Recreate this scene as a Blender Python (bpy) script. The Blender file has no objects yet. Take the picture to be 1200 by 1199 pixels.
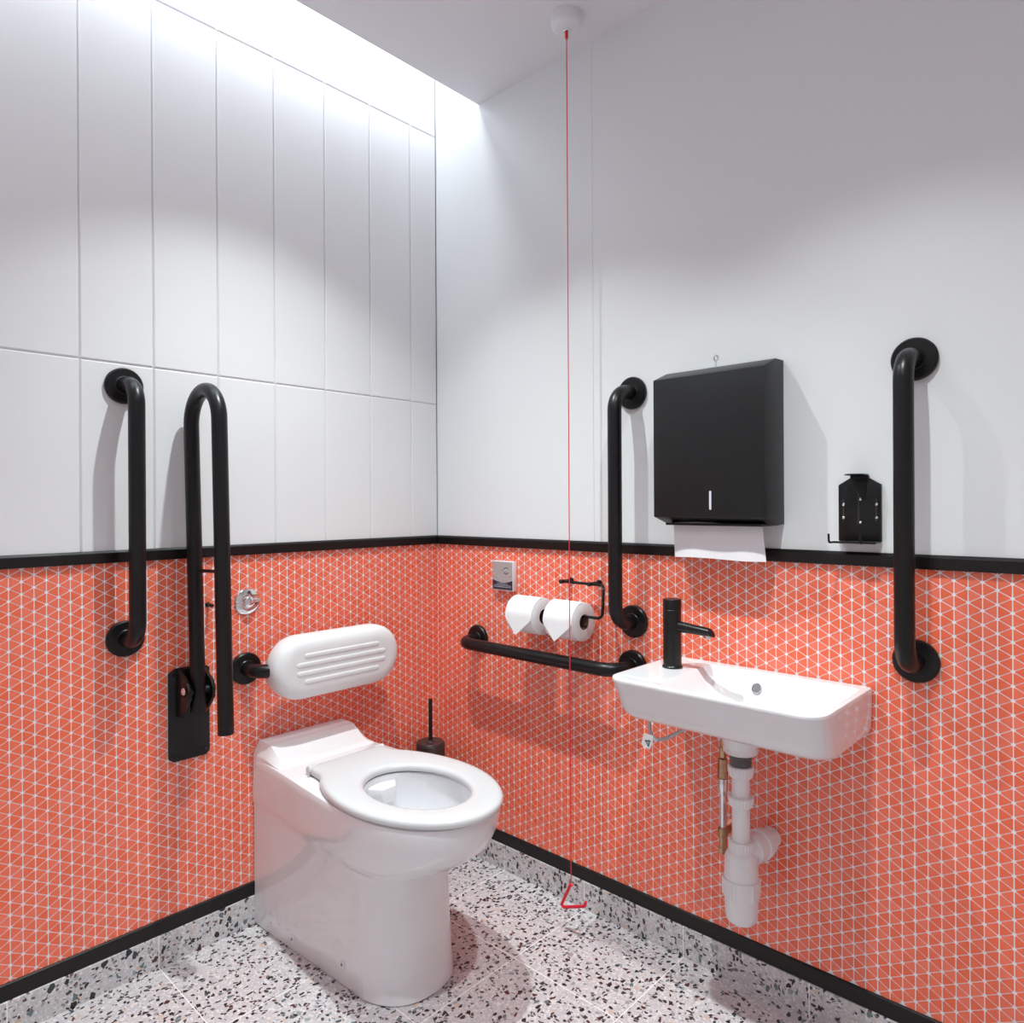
import bpy, bmesh, math, random
from mathutils import Vector, Matrix
random.seed(7)
PI = math.pi
sc = bpy.context.scene
COL = sc.collection

# ---------------------------------------------------------------- camera
cam_d = bpy.data.cameras.new('camera')
cam_d.sensor_fit = 'HORIZONTAL'
cam_d.sensor_width = 36.0
cam_d.lens = 825.07 / 1200 * 36
cam_d.shift_y = -8.89 / 1200
cam_d.clip_start = 0.02
cam = bpy.data.objects.new('camera', cam_d)
COL.objects.link(cam)
YAW, ROLL = 0.7521, -0.0053
fw = Vector((math.cos(YAW), math.sin(YAW), 0))
rt = Vector((math.sin(YAW), -math.cos(YAW), 0))
up = Vector((0, 0, 1))
# image x' = c X - s Y, y' = s X + c Y  (y down)
c_, s_ = math.cos(ROLL), math.sin(ROLL)
r2 = rt * c_ + up * s_
u2 = up * c_ - rt * s_
R3 = Matrix((r2, u2, -fw)).transposed()
cam.matrix_world = Matrix.Translation((-1.5348, -1.7735, 1.1018)) @ R3.to_4x4()
sc.camera = cam

# ---------------------------------------------------------------- view, world, lights
sc.view_settings.view_transform = 'Standard'
sc.view_settings.look = 'None'
sc.view_settings.gamma = 1
sc.view_settings.use_curve_mapping = False
sc.view_settings.exposure = 0.17
sc.cycles.max_bounces = 16
sc.cycles.diffuse_bounces = 12
sc.cycles.glossy_bounces = 6
sc.cycles.sample_clamp_indirect = 4.0
w = bpy.data.worlds.new('world')
w.use_nodes = True
w.node_tree.nodes['Background'].inputs[0].default_value = (0.8, 0.85, 1, 1)
w.node_tree.nodes['Background'].inputs[1].default_value = 0.05
sc.world = w

SPOT_POS = [(-0.70, -0.60), (-0.72, -1.37)]
SPILL_POWER = [19, 16]
BEAM_POWER = [70, 61]
CEIL = 2.346


def spot(x, y, power, angle, blend, col=(0.915, 1.0, 0.99)):
    d = bpy.data.lights.new('downlight_lamp', 'SPOT')
    d.energy = power
    d.color = col
    d.spot_size = math.radians(angle)
    d.spot_blend = blend
    d.shadow_soft_size = 0.015
    o = bpy.data.objects.new('downlight_lamp', d)
    COL.objects.link(o)
    o.location = (x, y, CEIL - 0.004)
    return o


# each downlight: a wide spill with a soft edge and a stronger central beam
for (x, y), p, q in zip(SPOT_POS, SPILL_POWER, BEAM_POWER):
    spot(x, y, p, 103, 0.28)
    spot(x, y, q, 96, 0.85)

# the light strip up in the slot between ceiling and left wall
d = bpy.data.lights.new('cove_strip', 'AREA')
d.shape = 'RECTANGLE'
d.size, d.size_y = 1.7, 0.10
d.energy = 7.5
d.color = (0.86, 0.95, 1.0)
cove = bpy.data.objects.new('cove_strip', d)
COL.objects.link(cove)
cove.location = (-0.87, -0.12, 2.63)
# soft fill light added out of frame above the camera, no real fixture
d = bpy.data.lights.new('fill_light', 'AREA')
d.shape = 'RECTANGLE'
d.size, d.size_y = 0.45, 1.1
d.energy = 2.8
d.color = (0.93, 0.96, 1.0)
fill = bpy.data.objects.new('fill_light', d)
COL.objects.link(fill)
fill.location = (-1.50, -1.55, CEIL - 0.01)


# ---------------------------------------------------------------- materials
def mat(name, color, rough=0.5, metal=0.0, coat=0.0, spec=0.5, trans=0.0):
    m = bpy.data.materials.new(name)
    m.use_nodes = True
    b = m.node_tree.nodes['Principled BSDF']
    b.inputs['Base Color'].default_value = (*color, 1)
    b.inputs['Roughness'].default_value = rough
    b.inputs['Metallic'].default_value = metal
    b.inputs['Coat Weight'].default_value = coat
    b.inputs['Coat Roughness'].default_value = 0.05
    b.inputs['Specular IOR Level'].default_value = spec
    b.inputs['Transmission Weight'].default_value = trans
    return m


def nd(m, t, **kw):
    n = m.node_tree.nodes.new(t)
    for k, v in kw.items():
        setattr(n, k, v)
    return n


def noise_color(m, a, b, scale, detail=2, bump=0.0, bscale=None):
    nt = m.node_tree
    bs = nt.nodes['Principled BSDF']
    tc = nd(m, 'ShaderNodeTexCoord')
    n = nd(m, 'ShaderNodeTexNoise')
    n.inputs['Scale'].default_value = scale
    n.inputs['Detail'].default_value = detail
    nt.links.new(tc.outputs['Object'], n.inputs['Vector'])
    mx = nd(m, 'ShaderNodeMix', data_type='RGBA')
    mx.inputs[6].default_value = (*a, 1)
    mx.inputs[7].default_value = (*b, 1)
    nt.links.new(n.outputs[0], mx.inputs[0])
    nt.links.new(mx.outputs[2], bs.inputs['Base Color'])
    if bump:
        n2 = nd(m, 'ShaderNodeTexNoise')
        n2.inputs['Scale'].default_value = bscale or scale
        nt.links.new(tc.outputs['Object'], n2.inputs['Vector'])
        bp = nd(m, 'ShaderNodeBump')
        bp.inputs['Strength'].default_value = bump
        bp.inputs['Distance'].default_value = 0.001
        nt.links.new(n2.outputs[0], bp.inputs['Height'])
        nt.links.new(bp.outputs[0], bs.inputs['Normal'])
    return m


M = {}
M['white_panel'] = noise_color(mat('white_panel', (.8, .8, .8), 0.38), (.74, .74, .75), (.78, .78, .79), 3, 2, 0.05, 220)
M['white_paint'] = noise_color(mat('white_paint', (.8, .8, .8), 0.42), (.71, .725, .735), (.75, .76, .77), 2, 2, 0.06, 160)
M['ceiling'] = noise_color(mat('ceiling_paint', (.8, .8, .8), 0.7), (.76, .74, .77), (.79, .77, .80), 2, 2, 0.05, 90)
M['grout'] = noise_color(mat('grout', (.6, .6, .65), 0.8), (.80, .79, .83), (.86, .85, .87), 60)
M['seam'] = mat('seam_shadow_gap', (.45, .45, .46), 0.7)
M['black_trim'] = noise_color(mat('black_trim', (.01, .01, .01), 0.28), (.006, .005, .005), (.010, .008, .008), 8)
M['black_strip'] = noise_color(mat('black_strip', (.01, .01, .01), 0.4), (.008, .007, .007), (.014, .011, .011), 40)
M['black_metal'] = noise_color(mat('black_powder_coat', (.01, .01, .01), 0.33), (.005, .0045, .005), (.008, .007, .008), 60, 2, 0.03, 900)
M['black_matte'] = noise_color(mat('black_matte', (.02, .02, .02), 0.42), (.007, .007, .008), (.011, .011, .012), 30)
M['black_plastic'] = noise_color(mat('black_plastic', (.02, .02, .02), 0.3), (.006, .006, .006), (.010, .009, .009), 30)
M['brown_black'] = noise_color(mat('brown_black', (.03, .02, .02), 0.4), (.035, .025, .023), (.045, .032, .03), 30)
M['ceramic'] = noise_color(mat('ceramic', (.85, .85, .85), 0.06, coat=0.3), (.79, .79, .81), (.81, .81, .83), 4)
M['seat_plastic'] = noise_color(mat('seat_plastic', (.85, .85, .85), 0.18), (.62, .63, .645), (.64, .65, .66), 4)
M['cushion'] = noise_color(mat('cushion', (.85, .85, .85), 0.4), (.72, .72, .73), (.75, .75, .76), 6, 2, 0.1, 500)
M['pipe_white'] = noise_color(mat('pipe_white', (.8, .8, .8), 0.3), (.74, .73, .75), (.79, .78, .80), 8)
M['chrome'] = noise_color(mat('chrome', (.8, .8, .8), 0.12, 1.0), (.75, .75, .76), (.82, .82, .83), 20)
M['steel'] = noise_color(mat('threaded_steel', (.3, .3, .3), 0.4, 0.8), (.22, .22, .23), (.34, .34, .35), 300)
M['brass'] = noise_color(mat('brass', (.5, .35, .2), 0.3, 1.0), (.42, .27, .15), (.55, .40, .26), 90)
M['copper'] = mat('copper', (.8, .42, .3), 0.3, 1.0)
M['braid'] = noise_color(mat('braided_steel', (.4, .4, .4), 0.4, 0.7), (.28, .28, .29), (.55, .55, .56), 700)
M['red'] = noise_color(mat('red_plastic', (.7, .02, .03), 0.35), (.68, .012, .035), (.74, .02, .045), 20)
M['paper'] = noise_color(mat('tissue', (.85, .85, .85), 0.85), (.76, .76, .77), (.80, .80, .81), 40, 3, 0.15, 250)
M['towel_paper'] = noise_color(mat('towel_paper', (.8, .8, .8), 0.85), (.72, .70, .72), (.80, .78, .80), 180, 3, 0.2, 400)
M['card'] = mat('cardboard', (.16, .08, .055), 0.8)
M['panel_grey'] = noise_color(mat('panel_grey', (.4, .4, .4), 0.35, 0.3), (.42, .43, .43), (.48, .48, .49), 60)
M['panel_white'] = noise_color(mat('panel_white', (.8, .8, .8), 0.35), (.74, .73, .75), (.78, .77, .79), 20)
M['navy'] = mat('navy_label', (.02, .022, .045), 0.4)
M['ink'] = mat('black_ink', (.02, .02, .02), 0.6)
M['label_white'] = mat('label_print_white', (.62, .62, .68), 0.6)
M['pink_cap'] = mat('pink_cap', (.75, .45, .45), 0.35)
M['water'] = mat('water', (.80, .82, .84), 0.03, 0, 0.5)
M['dark_hole'] = mat('overflow_interior', (.20, .20, .21), 0.5)


def coral():
    m = mat('coral_mosaic_tile', (.8, .17, .09), 0.24)
    nt = m.node_tree
    b = nt.nodes['Principled BSDF']
    at = nd(m, 'ShaderNodeAttribute', attribute_name='tile_tint')
    r = nd(m, 'ShaderNodeValToRGB')
    r.color_ramp.elements[0].color = (.84, .140, .060, 1)
    r.color_ramp.elements[1].color = (.88, .190, .115, 1)
    e = r.color_ramp.elements.new(0.5)
    e.color = (.86, .163, .082, 1)
    nt.links.new(at.outputs['Fac'], r.inputs[0])
    nt.links.new(r.outputs[0], b.inputs['Base Color'])
    return m


M['coral'] = coral()


def terrazzo(name='terrazzo', axes=(0, 1)):
    m = mat(name, (.6, .6, .6), 0.3)
    nt = m.node_tree
    L = nt.links.new
    b = nt.nodes['Principled BSDF']
    tc = nd(m, 'ShaderNodeTexCoord')
    nz = nd(m, 'ShaderNodeTexNoise')
    nz.inputs['Scale'].default_value = 60
    L(tc.outputs['Object'], nz.inputs['Vector'])
    dm = nd(m, 'ShaderNodeVectorMath', operation='SCALE')
    dm.inputs['Scale'].default_value = 0.008
    L(nz.outputs['Color'], dm.inputs[0])
    ad = nd(m, 'ShaderNodeVectorMath', operation='ADD')
    L(tc.outputs['Object'], ad.inputs[0])
    L(dm.outputs[0], ad.inputs[1])

    def chips(scale, stretch, thresh, edge, prev, ramp, seed):
        mp = nd(m, 'ShaderNodeMapping')
        mp.inputs['Location'].default_value = (seed, seed * .7, seed * .3)
        mp.inputs['Rotation'].default_value = (0.3 * seed, 0.2 * seed, 0.9 * seed)
        mp.inputs['Scale'].default_value = stretch
        L(ad.outputs[0], mp.inputs['Vector'])
        v = nd(m, 'ShaderNodeTexVoronoi')
        v.inputs['Scale'].default_value = scale
        L(mp.outputs[0], v.inputs['Vector'])
        ve = nd(m, 'ShaderNodeTexVoronoi', feature='DISTANCE_TO_EDGE')
        ve.inputs['Scale'].default_value = scale
        L(mp.outputs[0], ve.inputs['Vector'])
        sp = nd(m, 'ShaderNodeSeparateColor')
        L(v.outputs['Color'], sp.inputs[0])
        lt = nd(m, 'ShaderNodeMath', operation='LESS_THAN')
        L(sp.outputs[0], lt.inputs[0])
        lt.inputs[1].default_value = thresh
        # chip size varies with the third random channel
        ed = nd(m, 'ShaderNodeMath', operation='MULTIPLY_ADD')
        L(sp.outputs[2], ed.inputs[0])
        ed.inputs[1].default_value = edge * 2.0
        ed.inputs[2].default_value = edge
        gt = nd(m, 'ShaderNodeMath', operation='GREATER_THAN')
        L(ve.outputs['Distance'], gt.inputs[0])
        L(ed.outputs[0], gt.inputs[1])
        mu = nd(m, 'ShaderNodeMath', operation='MULTIPLY')
        L(lt.outputs[0], mu.inputs[0])
        L(gt.outputs[0], mu.inputs[1])
        rp = nd(m, 'ShaderNodeValToRGB')
        rp.color_ramp.interpolation = 'CONSTANT'
        els = rp.color_ramp.elements
        els[0].color = (*ramp[0], 1)
        els[1].position = 1.0 / len(ramp)
        els[1].color = (*ramp[1], 1)
        for i in range(2, len(ramp)):
            e = els.new(i / len(ramp))
            e.color = (*ramp[i], 1)
        L(sp.outputs[1], rp.inputs[0])
        mx = nd(m, 'ShaderNodeMix', data_type='RGBA')
        L(mu.outputs[0], mx.inputs[0])
        if isinstance(prev, tuple):
            mx.inputs[6].default_value = (*prev, 1)
        else:
            L(prev, mx.inputs[6])
        L(rp.outputs[0], mx.inputs[7])
        return mx.outputs[2]

    c = chips(210, (1, 1, 1), 0.85, 0.03, (.56, .55, .57),
              [(.66, .65, .66), (.54, .51, .53), (.65, .60, .57), (.50, .49, .52), (.74, .72, .72), (.56, .55, .57)], 0.4)
    c = chips(88, (1, 1, 1), 0.14, 0.06, c,
              [(.50, .50, .52), (.72, .70, .70), (.36, .34, .33), (.62, .48, .40), (.30, .34, .35)], 1.9)
    c = chips(150, (1, .7, 1.2), 0.15, 0.05, c,
              [(.03, .025, .03), (.06, .07, .075), (.10, .035, .035), (.02, .02, .02), (.12, .14, .15), (.07, .03, .03)], 3.1)
    c = chips(84, (1, 1.5, .8), 0.17, 0.05, c,
              [(.025, .022, .026), (.035, .05, .055), (.09, .028, .028), (.018, .018, .02), (.13, .18, .19), (.025, .02, .02)], 5.3)
    # thin pale joints every 0.2975 m along x and y
    sx = nd(m, 'ShaderNodeSeparateXYZ')
    L(tc.outputs['Object'], sx.inputs[0])
    fac = None
    for k in axes:
        a1 = nd(m, 'ShaderNodeMath', operation='PINGPONG')
        a2 = nd(m, 'ShaderNodeMath', operation='ADD')
        a2.inputs[1].default_value = (-0.012, 0.006)[k]
        L(sx.outputs[k], a2.inputs[0])
        L(a2.outputs[0], a1.inputs[0])
        a1.inputs[1].default_value = 0.300 / 2
        a3 = nd(m, 'ShaderNodeMath', operation='LESS_THAN')
        L(a1.outputs[0], a3.inputs[0])
        a3.inputs[1].default_value = 0.0013
        if fac is None:
            fac = a3.outputs[0]
        else:
            mxx = nd(m, 'ShaderNodeMath', operation='MAXIMUM')
            L(fac, mxx.inputs[0])
            L(a3.outputs[0], mxx.inputs[1])
            fac = mxx.outputs[0]
    mj = nd(m, 'ShaderNodeMix', data_type='RGBA')
    L(fac, mj.inputs[0])
    L(c, mj.inputs[6])
    mj.inputs[7].default_value = (.86, .85, .86, 1)
    L(mj.outputs[2], b.inputs['Base Color'])
    return m


M['terrazzo'] = terrazzo()
M['terrazzo_left'] = terrazzo('terrazzo_left', (0,))
M['terrazzo_right'] = terrazzo('terrazzo_right', (1,))


for k_ in ('black_trim', 'black_strip', 'black_metal', 'black_matte', 'black_plastic'):
    M[k_].node_tree.nodes['Principled BSDF'].inputs['Specular IOR Level'].default_value = 0.32

# ---------------------------------------------------------------- mesh helpers
class Org:
    v = Vector((0, 0, 0))


def link_mesh(name, verts, faces, m, parent=None, smooth=30, bevel=0.0, bseg=2, mats=None, fmats=None):
    me = bpy.data.meshes.new(name)
    off = Org.v if parent is not None else Vector((0, 0, 0))
    me.from_pydata([tuple(Vector(v) - off) for v in verts], [], faces)
    bm = bmesh.new()
    bm.from_mesh(me)
    bmesh.ops.remove_doubles(bm, verts=bm.verts, dist=1e-6)
    bmesh.ops.recalc_face_normals(bm, faces=bm.faces)
    if bevel > 0:
        es = [e for e in bm.edges if len(e.link_faces) == 2 and e.calc_face_angle(0) > math.radians(35)]
        bmesh.ops.bevel(bm, geom=es, offset=bevel, segments=bseg, profile=0.5, affect='EDGES', clamp_overlap=True)
    bm.to_mesh(me)
    bm.free()
    me.materials.append(m)
    if mats:
        for x in mats:
            me.materials.append(x)
    if smooth:
        for p in me.polygons:
            p.use_smooth = True
        me.set_sharp_from_angle(angle=math.radians(smooth))
    o = bpy.data.objects.new(name, me)
    COL.objects.link(o)
    if parent is not None:
        o.parent = parent
    return o


class G:
    """collects shapes for one mesh object"""
    def __init__(s):
        s.v, s.f = [], []

    def add(s, v, f):
        n = len(s.v)
        s.v += [tuple(p) for p in v]
        s.f += [[i + n for i in q] for q in f]
        return s

    def box(s, a, b):
        x0, y0, z0 = (min(a[i], b[i]) for i in range(3))
        x1, y1, z1 = (max(a[i], b[i]) for i in range(3))
        v = [(x0, y0, z0), (x1, y0, z0), (x1, y1, z0), (x0, y1, z0), (x0, y0, z1), (x1, y0, z1), (x1, y1, z1), (x0, y1, z1)]
        return s.add(v, [[0, 3, 2, 1], [4, 5, 6, 7], [0, 1, 5, 4], [1, 2, 6, 5], [2, 3, 7, 6], [3, 0, 4, 7]])

    def loft(s, rings, cap0=True, cap1=True):
        n = len(rings[0])
        v = [p for r in rings for p in r]
        f = []
        for i in range(len(rings) - 1):
            for j in range(n):
                k = (j + 1) % n
                f.append([i * n + j, i * n + k, (i + 1) * n + k, (i + 1) * n + j])
        if cap0:
            f.append(list(range(n))[::-1])
        if cap1:
            f.append([(len(rings) - 1) * n + j for j in range(n)])
        return s.add(v, f)

    def lathe(s, prof, o, ax=(0, 0, 1), n=40, cap0=True, cap1=True):
        """prof: [(radius, height)] about axis ax through o"""
        ax = Vector(ax).normalized()
        a = ax.orthogonal().normalized()
        b = ax.cross(a)
        o = Vector(o)
        rings = [[o + ax * h + (a * math.cos(2 * PI * j / n) + b * math.sin(2 * PI * j / n)) * max(r, 1e-5) for j in range(n)] for r, h in prof]
        return s.loft(rings, cap0, cap1)

    def tube(s, pts, r, fillet=0.0, n=20, seg=10, radii=None):
        P = [Vector(p) for p in pts]
        path = [P[0]]
        for i in range(1, len(P) - 1):
            if fillet > 0:
                a, b = (P[i - 1] - P[i]), (P[i + 1] - P[i])
                la, lb = a.length, b.length
                a.normalize(); b.normalize()
                ang = a.angle(b)
                if PI - ang < 0.02:
                    path.append(P[i]); continue
                t = min(fillet / math.tan(ang / 2), la * .49 if i > 1 else la * .98, lb * .49 if i < len(P) - 2 else lb * .98)
                rr = t * math.tan(ang / 2)
                ctr = P[i] + (a + b).normalized() * (rr / math.sin(ang / 2))
                v0 = P[i] + a * t - ctr
                v1 = P[i] + b * t - ctr
                tot = v0.angle(v1)
                axs = v0.cross(v1).normalized()
                for k in range(seg + 1):
                    path.append(ctr + Matrix.Rotation(tot * k / seg, 3, axs) @ v0)
            else:
                path.append(P[i])
        path.append(P[-1])
        q = [path[0]]
        for p in path[1:]:
            if (p - q[-1]).length > 1e-5:
                q.append(p)
        path = q
        rings = []
        t = (path[1] - path[0]).normalized()
        nrm = t.orthogonal().normalized()
        for i, p in enumerate(path):
            if i == 0:
                tn = (path[1] - path[0]).normalized()
            elif i == len(path) - 1:
                tn = (path[-1] - path[-2]).normalized()
            else:
                tn = ((path[i + 1] - p).normalized() + (p - path[i - 1]).normalized()).normalized()
            nrm = (nrm - tn * nrm.dot(tn)).normalized()
            bn = tn.cross(nrm)
            rad = radii[i] if radii else r
            rings.append([p + (nrm * math.cos(2 * PI * j / n) + bn * math.sin(2 * PI * j / n)) * rad for j in range(n)])
        return s.loft(rings)

    def prism(s, poly, f, h0, h1):
        """poly 2-D, f(u, v, h) -> xyz"""
        return s.loft([[f(u, v, h0) for u, v in poly], [f(u, v, h1) for u, v in poly]])

    def build(s, name, m, parent=None, **kw):
        return link_mesh(name, s.v, s.f, m, parent, **kw)


def rrect(x0, y0, x1, y1, r, n=8):
    """rounded rectangle outline, counter-clockwise"""
    out = []
    rs = r if isinstance(r, (list, tuple)) else [r] * 4
    for (cx, cy, a0), q in zip(((x1, y1, 0), (x0, y1, 90), (x0, y0, 180), (x1, y0, 270)), rs):
        sx = -1 if cx == x1 else 1
        sy = -1 if cy == y1 else 1
        for k in range(n + 1):
            a = math.radians(a0 + 90 * k / n)
            out.append((cx + sx * q + q * math.cos(a), cy + sy * q + q * math.sin(a)))
    return out


def thing(name, label, cat, loc, group=None):
    o = bpy.data.objects.new(name, None)
    o.empty_display_size = 0.05
    COL.objects.link(o)
    o.location = loc
    Org.v = Vector(loc)
    o['label'] = label
    o['category'] = cat
    if group:
        o['group'] = group
    return o


def tag(o, label, cat, group=None):
    o['label'] = label
    o['category'] = cat
    if group:
        o['group'] = group
    return o


def struct(o):
    o['kind'] = 'structure'
    return o


def copy_tree(src, parent=None):
    c = src.copy()
    COL.objects.link(c)
    if parent is not None:
        c.parent = parent
    for ch in list(src.children):
        copy_tree(ch, c)
    return c


# ---------------------------------------------------------------- room shell
RX, RY = -1.78, -2.35     # far sides of the room, behind the camera
TOPZ = 2.75
WL = lambda s, n, z: (-s, -n, z)      # left wall (plane y=0), s from the corner
WR = lambda s, n, z: (-n, -s, z)      # right wall (plane x=0)
SLOT = 0.203

g = G().box((RX, RY, -0.08), (0.0, 0.0, 0))
struct(g.build('floor', M['terrazzo'], smooth=0))
g = G().box((RX, RY, CEIL), (0, -SLOT, TOPZ))
struct(g.build('ceiling', M['ceiling'], smooth=0))


def tiled_wall(name, W, length, z0, white, white_boxes, b=0.0030):
    """wall slab + upper white panels + individually set triangular mosaic tiles, one mesh"""
    E_, C_ = 0.0262, 0.02269
    V, F, FM, TINT = [], [], [], []

    def add(vs, fs, mi, tint):
        n = len(V)
        V.extend(vs)
        for q in fs:
            F.append([i + n for i in q])
            FM.append(mi)
            TINT.append(tint)
    # backing slab (grout colour)
    ext = 0.1 if name == 'wall_right' else 0.0
    g = G().box(W(-ext, -0.0008, 0), W(length + ext, -0.10, 0.99))
    add(g.v, g.f, 0, 0)
    g = G().box(W(-ext, -0.0045, 0.99), W(length + ext, -0.10, TOPZ))
    add(g.v, g.f, 2, 0)
    for (s0, s1, za, zb) in white_boxes:
        r0 = [W(s0, -0.006, za), W(s1, -0.006, za), W(s1, -0.006, zb), W(s0, -0.006, zb)]
        r1 = [W(s0, -b, za), W(s1, -b, za), W(s1, -b, zb), W(s0, -b, zb)]
        r2_ = [W(s0 + b, 0, za + b), W(s1 - b, 0, za + b), W(s1 - b, 0, zb - b), W(s0 + b, 0, zb - b)]
        g = G().loft([r0, r1, r2_], cap0=False)
        add(g.v, g.f, 2, 0)
    sb, st, cut = 0.885, 0.85, 0.075
    zt, zb_ = 0.985, 0.103
    k = 0
    while k * C_ < length:
        for side in (0, 1):
            ka, kb = (k, k + 1) if side == 0 else (k + 1, k)
            j = -1
            while True:
                za = z0 + (j + (ka % 2) * .5) * E_
                zc = za + E_ / 2
                if zc > zt:
                    break
                j += 1
                if zc < zb_:
                    continue
                A = (ka * C_, za)
                B = (ka * C_, za + E_)
                Cc = (kb * C_, zc)
                cx = (A[0] + B[0] + Cc[0]) / 3
                cz = zc
                P = []
                T = (A, B, Cc)
                for i in range(3):
                    p, pr, nx = T[i], T[i - 1], T[(i + 1) % 3]
                    P.append((p[0] + (pr[0] - p[0]) * cut, p[1] + (pr[1] - p[1]) * cut))
                    P.append((p[0] + (nx[0] - p[0]) * cut, p[1] + (nx[1] - p[1]) * cut))
                jit = random.uniform(-.00012, .00012)
                base = [W(cx + (x - cx) * sb, -0.0008, cz + (z - cz) * sb) for x, z in P]
                top = [W(cx + (x - cx) * st, jit, cz + (z - cz) * st) for x, z in P]
                n = 6
                fs = [[i, (i + 1) % n, n + (i + 1) % n, n + i] for i in range(n)] + [[n + i for i in range(n)]]
                add(base + top, fs, 1, random.random())
        k += 1
    me = bpy.data.meshes.new(name)
    me.from_pydata(V, [], F)
    bm = bmesh.new()
    bm.from_mesh(me)
    bmesh.ops.recalc_face_normals(bm, faces=bm.faces)
    bm.to_mesh(me)
    bm.free()
    for m_ in (M['grout'], M['coral'], white):
        me.materials.append(m_)
    me.polygons.foreach_set('material_index', FM)
    at = me.attributes.new('tile_tint', 'FLOAT', 'FACE')
    at.data.foreach_set('value', TINT)
    o = bpy.data.objects.new(name, me)
    COL.objects.link(o)
    return struct(o)


# white cladding of the left wall: tall panels with fine V joints
boxes = []
gap = 0.0009
cols = [0.0] + [0.108 + 0.1564 * i for i in range(11)]
rows = [0.995, 1.4319, 2.3161, TOPZ]
for a, b in zip(cols[:-1], cols[1:]):
    for za, zb in zip(rows[:-1], rows[1:]):
        boxes.append((a + gap, min(b, -RX) - gap, za + gap, zb - gap))
wl = tiled_wall('wall_left', WL, -RX, 0.0124, M['white_panel'], boxes)
boxes = [(0.0, 0.6397, 0.995, TOPZ), (0.6403, 2.0, 0.995, TOPZ), (2.001, -RY, 0.995, TOPZ)]
wr = tiled_wall('wall_right', WR, -RY, 0.0231, M['white_paint'], boxes, b=0.0004)


def plain_wall(name, a, b):
    g = G().box((a[0], a[1], 0), (b[0], b[1], 0.985))
    me = g
    o = link_mesh(name, g.v, g.f, M['coral_plain'], smooth=0)
    o2 = G().box((a[0], a[1], 0.985), (b[0], b[1], TOPZ))
    n0 = len(o.data.polygons)
    V = [tuple(v.co) for v in o.data.vertices] + o2.v
    F = [list(p.vertices) for p in o.data.polygons] + [[i + len(o.data.vertices) for i in f] for f in o2.f]
    me = bpy.data.meshes.new(name)
    me.from_pydata(V, [], F)
    me.materials.append(M['white_paint'])
    me.materials.append(M['white_paint'])
    for i, p in enumerate(me.polygons):
        p.material_index = 0 if i < n0 else 1
    o.data = me
    return struct(o)


M['coral_plain'] = noise_color(mat('coral_mosaic_far', (.7, .2, .13), 0.35), (.70, .20, .14), (.76, .26, .20), 80)
plain_wall('wall_back', (RX - 0.1, RY - 0.1), (RX, 0.1))
plain_wall('wall_front', (RX, RY - 0.1), (0.1, RY))


def trim(name, W, length, prof, m, bevel=0.0008, s0=0.0):
    g = G().loft([[W(s0, n, z) for n, z in prof], [W(length, n, z) for n, z in prof]])
    return struct(g.build(name, m, smooth=0, bevel=bevel, bseg=1))


dado = [(-0.006, 0.9719), (0.0085, 0.9719), (0.0085, 0.9950), (0.0035, 1.0), (-0.006, 1.0)]
low = [(-0.006, 0.0745), (0.0050, 0.0745), (0.0050, 0.1075), (0.0025, 0.1099), (-0.006, 0.1099)]
skirt = [(-0.006, 0.0), (0.0080, 0.0), (0.0080, 0.0745), (-0.006, 0.0745)]
trim('trim_1', WL, -RX, dado, M['black_trim'])
trim('trim_2', WR, -RY, dado, M['black_trim'], s0=0.0085)
trim('trim_3', WL, -RX, low, M['black_strip'])
trim('trim_4', WR, -RY, low, M['black_strip'], s0=0.005)
trim('baseboard_left', WL, -RX, skirt, M['terrazzo_left'])
trim('baseboard_right', WR, -RY, skirt, M['terrazzo_right'], s0=0.008)

# recessed downlight rings round the lamps (above the frame)
for i, (x, y) in enumerate(SPOT_POS):
    g = G().lathe([(0.032, 0.0), (0.045, 0.0), (0.045, -0.003), (0.043, -0.005), (0.034, -0.005), (0.032, -0.003)], (x, y, CEIL), n=48, cap0=False, cap1=False)
    o = g.build('trim_%d' % (5 + i), M['panel_white'])
    struct(o)

# ---------------------------------------------------------------- grab rails
TR = 0.0176


def flange(o, ax, r=0.0415):
    return G().lathe([(r - .002, 0), (r, 0.001), (r, 0.008), (r - 0.003, 0.0115), (0.022, 0.0125), (0.020, 0.0145), (0.019, 0.0145)], o, ax, n=48)


def grab_rail(name, label, loc, rotz, vec, L, group, first=None):
    """rail in its own frame: the wall is y=0, the room is -y; vec is the bar's direction"""
    t = thing(name, label, 'grab rail', loc, group)
    Org.v = Vector((0, 0, 0))
    v = Vector(vec) * L
    out = Vector((0, -0.084, 0))
    a, b = Vector((0, 0, 0)), v
    G().tube([a + Vector((0, -.004, 0)), a + out, b + out, b + Vector((0, -.004, 0))], TR, fillet=0.052, n=28, seg=12).build('rail_bar', M['black_metal'], t, smooth=50)
    flange(a, (0, -1, 0)).build('wall_flange', M['black_metal'], t)
    flange(b, (0, -1, 0)).build('wall_flange', M['black_metal'], t)
    t.rotation_euler = (0, 0, rotz)
    return t


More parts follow.
